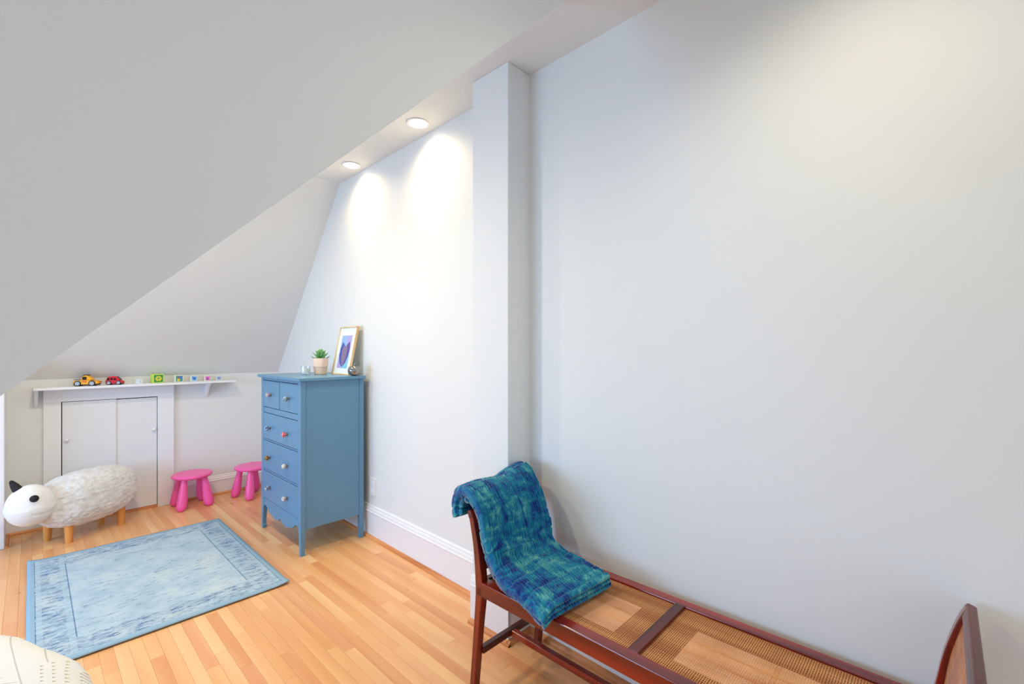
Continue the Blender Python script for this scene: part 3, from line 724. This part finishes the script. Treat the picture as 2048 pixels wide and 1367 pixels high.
# post profile: (distance of centre line from YM, z, thickness)
prof = [(.732, 0, .026), (.716, .15, .028), (.703, .28, .030), (.690, .40, .036), (.688, .47, .040), (.697, .55, .034), (.708, .62, .030), (.728, .70, .026), (.744, .746, .022)]
fine = []
for i in range(len(prof) - 1):
    for j in range(4):
        f = j / 4; P0 = prof[max(0, i - 1)]; P1 = prof[i]; P2 = prof[i + 1]; P3 = prof[min(len(prof) - 1, i + 2)]
        fine.append(tuple(.5 * (2 * P1[q] + (P2[q] - P0[q]) * f + (2 * P0[q] - 5 * P1[q] + 4 * P2[q] - P3[q]) * f * f + (3 * P1[q] - P0[q] - 3 * P2[q] + P3[q]) * f ** 3) for q in range(3)))
fine.append(prof[-1])
for sgn in (1, -1):
    for x in (BX0 + .019, BX1 - .017):
        mb = MB().beam([(x, YM + sgn * d, z, th) for d, z, th in fine], .034, 0)
        bpart(mb, 'leg', M['mahogz'], .003)
    # crest rail and its cane back panel
    bpart(MB().beam([(1.4775, YM + sgn * d, z, th) for d, z, th in [(.736, .722, .022), (.742, .738, .024), (.747, .752, .020)]], BX1 - BX0, 0), 'crest_rail', M['mahogx'], .004)
    cane = MB().beam([(1.4775, YM + sgn * d, z, .004) for d, z, th in fine if .49 < z < .73], BX1 - BX0 - .066, 0)
    bpart(cane, 'back_cane', M['mahogx'], 0).name = 'back_cane'
    bpart(MB().box((BX0 + .03, YM + sgn * .690 - .014, .424), (BX1 - .03, YM + sgn * .690 + .014, .474)), 'end_rail', M['mahogx'])
    bpart(MB().box((BX0 + .030, YM + sgn * .700 - .013, .165), (BX1 - .03, YM + sgn * .700 + .013, .192)), 'end_stretcher', M['mahogx'])
bpart(MB().box((BX0 + .002, YM - .70, .418), (BX0 + .046, YM + .70, .476)), 'side_rail', M['mahog'])
bpart(MB().box((BX1 - .044, YM - .70, .418), (BX1 - .002, YM + .70, .476)), 'side_rail', M['mahog'])
bpart(MB().box((BX0 + .044, YM - .0, .430), (BX1 - .042, YM + .036, .4775)), 'cross_rail', M['mahogx'])
bpart(MB().box((1.452, YM - .695, .160), (1.478, YM + .695, .188)), 'long_stretcher', M['mahog'])
# cane: base web plus woven strands
m, t, b = new_mat('cane_web'); v = coords(t, (1, 1, 1))
ta = t.nodes.new('ShaderNodeTexCoord'); sp_ = t.nodes.new('ShaderNodeSeparateXYZ'); t.links.new(ta.outputs['Object'], sp_.inputs[0])
n_ = noise_tex(t, coords(t, (3, 20, 3)), 3, 5, .7)
sw = [math_node(t, 'SINE', math_node(t, 'MULTIPLY', sp_.outputs[i], 2 * PI / .0062)) for i in (0, 2)]
weave = math_node(t, 'ADD', math_node(t, 'MULTIPLY', math_node(t, 'MAXIMUM', sw[0], sw[1]), .30), n_)
t.links.new(ramp(t, weave, [(0.35, srgb(120, 58, 32)), (0.62, srgb(190, 118, 70)), (0.85, srgb(214, 148, 96))]), b.inputs['Base Color'])
b.inputs['Roughness'].default_value = .45; M['web'] = m
m, t, b = new_mat('cane_sheet'); v = coords(t, (40, 9, 9))
t.links.new(ramp(t, noise_tex(t, v, 3, 5, .7), [(0.3, srgb(222, 170, 136)), (0.7, srgb(240, 198, 166))]), b.inputs['Base Color'])
b.inputs['Roughness'].default_value = .3; b.inputs['Coat Weight'].default_value = .3; M['sheet'] = m
M['strand'] = wood('cane_strand', srgb(200, 124, 66), srgb(236, 168, 102), 1, .4, 8)
M['gap'] = paint('cane_shadow_web', srgb(92, 36, 20), .8, .15, .1, 60)
for o in [o for o in bn.children if o.name.startswith('back_cane')]: o.data.materials[0] = M['web']
rc = random.Random(5)
def seat_cane(x0, x1, y0, y1, mx, my):
    bpart(MB().box((x0, y0, .4600), (x1, y1, .4625)), 'cane_web', M['gap'], 0)
    sh_ = bpart(MB().box((x0 + mx[0], y0 + my[0], .4625), (x1 - mx[1], y1 - my[1], .4656)), 'cane_sheet', M['sheet'], .001)
    sh_['label'] = 'smooth pale inner area of the cane seat'
    mb = MB()
    zt = .4665
    def strip(a, c, wdt, zz):
        a = Vector(a); c = Vector(c); d = (c - a).normalized(); n_ = Vector((-d.y, d.x, 0)) * wdt / 2
        L = (c - a).length; k_ = max(1, int(L / .05)); rings = []
        for i in range(k_ + 1):
            p = a.lerp(c, i / k_); z = zz + .0004 * math.sin(i * 2.1)
            rings.append([p - n_ + Vector((0, 0, z)), p + Vector((0, 0, z + .0009)), p + n_ + Vector((0, 0, z))])
        mb.sweep(rings, closed=False, cap=False)
    y = y0 + .003
    while y < y1:
        inner = False
        j = rc.uniform(-.0006, .0006)
        if inner:
            strip((x0, y + j, 0), (x0 + mx[0], y + j, 0), .0024, zt - .0008); strip((x1 - mx[1], y + j, 0), (x1, y + j, 0), .0024, zt - .0008)
        else: strip((x0, y + j, 0), (x1, y + j, 0), .0024, zt - .0008)
        y += .0068
    x = x0 + .003
    while x < x1:
        inner = False
        j = rc.uniform(-.0006, .0006)
        if inner:
            strip((x + j, y0, 0), (x + j, y0 + my[0], 0), .0022, zt - .0002); strip((x + j, y1 - my[1], 0), (x + j, y1, 0), .0022, zt - .0002)
        else: strip((x + j, y0, 0), (x + j, y1, 0), .0022, zt - .0002)
        x += .0068
    # sparse doubled strands over the middle
    for f in (.33, .36, .66, .69):
        xx = x0 + mx[0] + (x1 - x0 - mx[0] - mx[1]) * f; strip((xx, y0 + my[0], 0), (xx, y1 - my[1], 0), .0018, zt + .0006)
    for f in (.485, .505):
        yy = y0 + my[0] + (y1 - y0 - my[0] - my[1]) * f; strip((x0 + mx[0], yy, 0), (x1 - mx[1], yy, 0), .0012, zt + .0004)
    bpart(mb, 'cane_strands', M['strand'], 0)['kind'] = 'stuff'
seat_cane(BX0 + .044, BX1 - .042, YM + .036, YM + .676, (.062, .10), (.085, .10))
seat_cane(BX0 + .044, BX1 - .042, YM - .676, YM, (.062, .10), (.10, .085))

# ------------------------------------------------------------ throw blanket
def blanket():
    Wd = .38
    path = [(1.514, .704), (1.524, .730), (1.526, .758), (1.510, .792), (1.475, .808), (1.432, .804), (1.392, .768), (1.370, .714), (1.355, .658), (1.339, .612), (1.318, .568), (1.272, .540), (1.20, .523), (1.10, .513), (1.03, .509), (.985, .508), (.968, .507)]
    # resample by arc length with smoothing
    P = np.array(path)
    for _ in range(3):
        Q = [P[0]]
        for a, c in zip(P, P[1:]): Q += [a * .75 + c * .25, a * .25 + c * .75]
        Q.append(P[-1]); P = np.array(Q)
    seg = np.r_[0, np.cumsum(np.hypot(*np.diff(P, axis=0).T))]; LT = seg[-1]
    nt = 190; ts = np.linspace(0, LT, nt)
    py = np.interp(ts, seg, P[:, 0]); pz = np.interp(ts, seg, P[:, 1])
    dy = np.gradient(py); dz = np.gradient(pz); ll = np.hypot(dy, dz); dy /= ll; dz /= ll
    ny_, nz_ = -dz * -1, -dy * 1           # normal pointing up / outwards
    ny_, nz_ = dz, -dy
    # cross-section: S of three layers. centre line in (a along x, n offset)
    h = .0078; n1, n2, n3 = .0190, 0.0, -.0190
    cl = []
    na = 120
    for i in range(na + 1): cl.append((1 - i / na, n1))
    for i in range(1, 8):
        th = PI * i / 8; cl.append((-math.sin(th) * .00925 / Wd, n1 / 2 + math.cos(th) * .00925))
    for i in range(na + 1): cl.append((i / na, n2))
    for i in range(1, 8):
        th = PI * i / 8; cl.append((1 + math.sin(th) * .00925 / Wd, n3 / 2 + math.cos(th) * .00925))
    for i in range(na + 1): cl.append((1 - i / na, n3))
    cl = np.array(cl); cx = cl[:, 0] * Wd; cn = cl[:, 1]
    tx_ = np.gradient(cx); tn_ = np.gradient(cn); l2 = np.hypot(tx_, tn_); tx_ /= l2; tn_ /= l2
    ox, on = tn_, -tx_                      # left normal
    on = -tx_; ox = tn_
    V = []
    K = len(cl)
    for j in range(nt):
        t0 = ts[j]; f = t0 / LT
        endf = min(1, min(t0, LT - t0) / .010); hh = h * math.sqrt(max(.05, 1 - (1 - endf) ** 2))
        sg = (t0 + .012) % .092; seam = math.exp(-((sg - .046) / .004) ** 2); phase = int((t0 + .012) / .092)
        xl = 1.264 - .054 * max(0, (f - .45) / .55); wdl = .385 - .025 * f
        side_pts = []
        for s_ in (1, -1):
            for i in range(K):
                a = cl[i, 0]; X = a * Wd
                rp = math.sin(2 * PI * X / .0140 + phase * 1.7 + 1.2 * noise.noise(Vector((X * 9, t0 * 7, phase * .3))))
                rib = (.5 + .5 * rp) * (1 - .75 * seam) - .35 * seam
                hv = hh * (1 + 1.0 * (rib - .5)) + .0012 * noise.noise(Vector((X * 220, t0 * 220, s_ * 3 + i * 0)))
                u = cx[i] + s_ * ox[i] * hv; nn = cn[i] + s_ * on[i] * hv
                side_pts.append((u / Wd, nn, X))
        for (u, nn, X) in side_pts:
            au = min(1.03, max(-.03, u))
            # large creases
            wr = .010 * noise.noise(Vector((au * 2.6 + 3, t0 * 5.5, 0))) + .006 * noise.noise(Vector((au * 6, t0 * 12, 5))) + .006
            top = math.exp(-((t0 - .10) / .07) ** 2)
            wr += top * (.024 * max(0.0, au) ** 1.4 + .004 * math.sin(au * 9))
            # diagonal ridge near the seat corner
            rd = (t0 - (.42 + .14 * (au - .3))) / .024
            wr += .020 * math.exp(-rd * rd) * math.exp(-((au - .35) / .35) ** 2)
            corner = math.exp(-((t0 - .35) / .08) ** 2) * .016 * au
            edge = max(0, (f - .75) / .25) * (.006 * math.sin(au * 5))
            off = nn * (1 + .25 * top) + wr * (1 if True else 0) * min(1, f * 6 + .3) * (1 - .8 * max(0, (f - .8) / .2)) + corner + .0
            x = xl + wdl * au + (.010 * noise.noise(Vector((t0 * 8, 0, au * .4))) ) + .028 * top * au
            if f > .45: off += 0.0
            y = py[j] + ny_[j] * off; z = pz[j] + nz_[j] * off
            # sag over the front rail on the near seat corner
            sag = max(0, .10 - au) / .10 * max(0, (f - .5) / .5)
            z -= .018 * sag
            y += .035 * (.5 - au) * max(0, (f - .8) / .2)
            V.append((x, y, max(z, .4785 if x > 1.25 and f > .45 else 0)))
    V = np.array(V); ring = 2 * K
    idx = lambda j, s_, i: j * ring + s_ * K + i
    F = []
    for j in range(nt - 1):
        for i in range(K - 1):
            F.append((idx(j, 0, i), idx(j, 0, i + 1), idx(j + 1, 0, i + 1), idx(j + 1, 0, i)))
            F.append((idx(j, 1, i + 1), idx(j, 1, i), idx(j + 1, 1, i), idx(j + 1, 1, i + 1)))
        F.append((idx(j, 1, 0), idx(j, 0, 0), idx(j + 1, 0, 0), idx(j + 1, 1, 0)))
        F.append((idx(j, 0, K - 1), idx(j, 1, K - 1), idx(j + 1, 1, K - 1), idx(j + 1, 0, K - 1)))
    for j in (0, nt - 1):
        for i in range(K - 1): F.append((idx(j, 0, i), idx(j, 1, i), idx(j, 1, i + 1), idx(j, 0, i + 1)))
    me = bpy.data.meshes.new('throw_blanket'); me.from_pydata(V.tolist(), [], F); me.update()
    bm = bmesh.new(); bm.from_mesh(me); bmesh.ops.recalc_face_normals(bm, faces=bm.faces[:]); bm.to_mesh(me); bm.free()
    for p in me.polygons: p.use_smooth = True
    m, t, b = new_mat('plush_tie_dye'); v = coords(t, (12, 3.0, 3.0)); v2 = coords(t, (3.2, 5, 6))
    f1 = noise_tex(t, v, 1.6, 6, .65, dist=1.2); f2 = noise_tex(t, v2, 2.6, 5, .6, dist=2.0); f3 = noise_tex(t, coords(t), 150, 3, .7)
    f = math_node(t, 'ADD', math_node(t, 'MULTIPLY', f1, .45), math_node(t, 'ADD', math_node(t, 'MULTIPLY', f2, .45), math_node(t, 'MULTIPLY', f3, .10)))
    t.links.new(ramp(t, f, [(.37, srgb(0, 30, 100)), (.44, srgb(0, 62, 130)), (.485, srgb(0, 98, 146)), (.535, srgb(10, 124, 148)), (.62, srgb(96, 172, 172))]), b.inputs['Base Color'])
    b.inputs['Roughness'].default_value = .8; b.inputs['Sheen Weight'].default_value = .6; b.inputs['Sheen Roughness'].default_value = .4
    b.inputs['Specular IOR Level'].default_value = .2
    bump(t, b, f3, .5, .003)
    me.materials.append(m)
    o = bpy.data.objects.new('throw_blanket', me); C.objects.link(o)
    tag(o, 'folded teal and blue ribbed plush throw over the far end of the bench', 'blanket')
blanket()

# ------------------------------------------------------------ bed corner
bd = thing('bed', 'corner of a bed with white duvet printed with fine grey lines and triangles', 'bed', (-.9, 1.52, 0))
def cloth():
    m, t, b = new_mat('duvet_cotton'); v = coords(t)
    tc = t.nodes.new('ShaderNodeTexCoord'); s_ = t.nodes.new('ShaderNodeSeparateXYZ'); t.links.new(tc.outputs['Object'], s_.inputs[0])
    x, y, z = s_.outputs
    def ln(ax, ay, c, per, wd):
        e_ = math_node(t, 'ADD', math_node(t, 'ADD', math_node(t, 'MULTIPLY', x, ax), math_node(t, 'MULTIPLY', y, ay)), math_node(t, 'ADD', math_node(t, 'MULTIPLY', z, .5), c))
        return math_node(t, 'LESS_THAN', math_node(t, 'ABSOLUTE', math_node(t, 'SUBTRACT', math_node(t, 'FRACT', math_node(t, 'DIVIDE', e_, per)), .5)), wd)
    L1 = ln(1, .10, 0, .055, .028); L2 = ln(-.5, .86, .03, .085, .020); L3 = ln(.6, 1, .01, .11, .016)
    zone = math_node(t, 'GREATER_THAN', math_node(t, 'FRACT', math_node(t, 'DIVIDE', math_node(t, 'ADD', x, math_node(t, 'ADD', math_node(t, 'MULTIPLY', y, .5), 9.45)), .36)), .40)
    lines = math_node(t, 'MAXIMUM', L1, math_node(t, 'MULTIPLY', math_node(t, 'MAXIMUM', L2, L3), zone))
    # small triangles in a strip by the corner
    def fr(a, per): return math_node(t, 'FRACT', math_node(t, 'DIVIDE', a, per))
    u_ = fr(math_node(t, 'ADD', x, math_node(t, 'MULTIPLY', z, .7)), .021); v_ = fr(y, .021)
    tri = math_node(t, 'MULTIPLY', math_node(t, 'LESS_THAN', math_node(t, 'ADD', u_, v_), .62), math_node(t, 'MULTIPLY', math_node(t, 'GREATER_THAN', u_, .12), math_node(t, 'GREATER_THAN', v_, .12)))
    strip = math_node(t, 'MULTIPLY', math_node(t, 'GREATER_THAN', x, .915), math_node(t, 'LESS_THAN', y, .29))
    c = mix(t, math_node(t, 'MULTIPLY', lines, math_node(t, 'SUBTRACT', .5, math_node(t, 'MULTIPLY', strip, .5))), srgb(222, 222, 220), srgb(150, 146, 140))
    c = mix(t, math_node(t, 'MULTIPLY', math_node(t, 'MULTIPLY', tri, strip), .8), c, srgb(160, 146, 118))
    t.links.new(c, b.inputs['Base Color']); b.inputs['Roughness'].default_value = .9; b.inputs['Specular IOR Level'].default_value = .1
    bump(t, b, noise_tex(t, v, 12, 3), .25, .01)
    return m
M['duvet'] = cloth()
# duvet: rounded slab; outline in plan with generous rounded corner
mb = MB()
x0, x1, y0, y1 = -1.02, 1.015, -.66, .66
def outline(ins, n=10, r=.20):
    pts = []
    for wx_, wy_ in ((.127, 1.55), (.127, 1.65), (.122, 1.74), (.106, 1.83), (.078, 1.90), (.045, 1.965), (.020, 2.03), (-.004, 2.09), (-.035, 2.14), (-.075, 2.18), (-.14, 2.21), (-.24, 2.22)):
        q = Vector((wx_ + .9, wy_ - 1.52, 0)); d = Vector((-.45, -.35, 0)) if wy_ > 1.9 else Vector((-.55, -.12, 0))
        q += d.normalized() * ins; pts.append((q.x, q.y))
    for cx_, cy_, a0 in ( (x0 + r, y1 - r, PI / 2), (x0 + r, y0 + r, PI), (x1 - r, y0 + r, 1.5 * PI)):
        for i in range(n + 1):
            a = a0 + PI / 2 * i / n; pts.append((cx_ + (r - ins) * math.cos(a), cy_ + (r - ins) * math.sin(a)))
    return pts
rings = []
for ins, z in ((.012, .16), (.006, .22), (.008, .34), (.0, .44), (.0, .475), (.010, .51), (.030, .535), (.065, .550), (.12, .556), (.19, .558)):
    rings.append([Vector((px, py, z + .004 * noise.noise(Vector((px * 5, py * 5, z))))) + Vector((.010 * noise.noise(Vector((px * 6, py * 6, z * 2))), .010 * noise.noise(Vector((px * 6 + 9, py * 6, z * 2))), 0)) * (1 if z < .5 else .3) for px, py in outline(ins)])
mb.sweep(rings); mb.out('duvet', M['duvet'], bd, smooth=True)
MB().box((-.98, -.62, .16), (.80, .50, .50), .05, 3).out('mattress', M['trim'], bd)
for sx_ in (-.85, .85):
    for sy_ in (-.52, .52): MB().box((sx_ - .03, sy_ - .03, 0), (sx_ + .03, sy_ + .03, .17), .004).out('leg', M['leg'], bd)
MB().box((-.95, -.6, .10), (.95, .6, .165), .005).out('bed_frame', M['leg'], bd)

# ------------------------------------------------------------ recessed lamps, with two added fill fixtures
for (lx, ly), lab in zip(DOWN, ('round recessed ceiling lamp nearest the pier, lit', 'round recessed ceiling lamp nearest the back slope, lit', 'round recessed ceiling lamp above the cane bench, lit', 'added fill lamp hidden behind the gable wall, nearer the camera', 'added fill lamp hidden behind the gable wall, nearer the back slope')):
    t_ = thing('recessed_lamp', lab, 'lamp', (lx, ly, ZC), 0, 'recessed ceiling lamps')
    auto_smooth(MB().lathe([(.060, 0), (.066, -.001), (.070, -.004), (.066, -.006), (.058, -.006), (.054, -.003), (.053, 0)], 36, cap=False).out('trim_ring', M['trim'], t_), 40)
    MB().lathe([(.053, -.0005), (.053, -.0028)], 36).out('lens', M['lens'], t_)
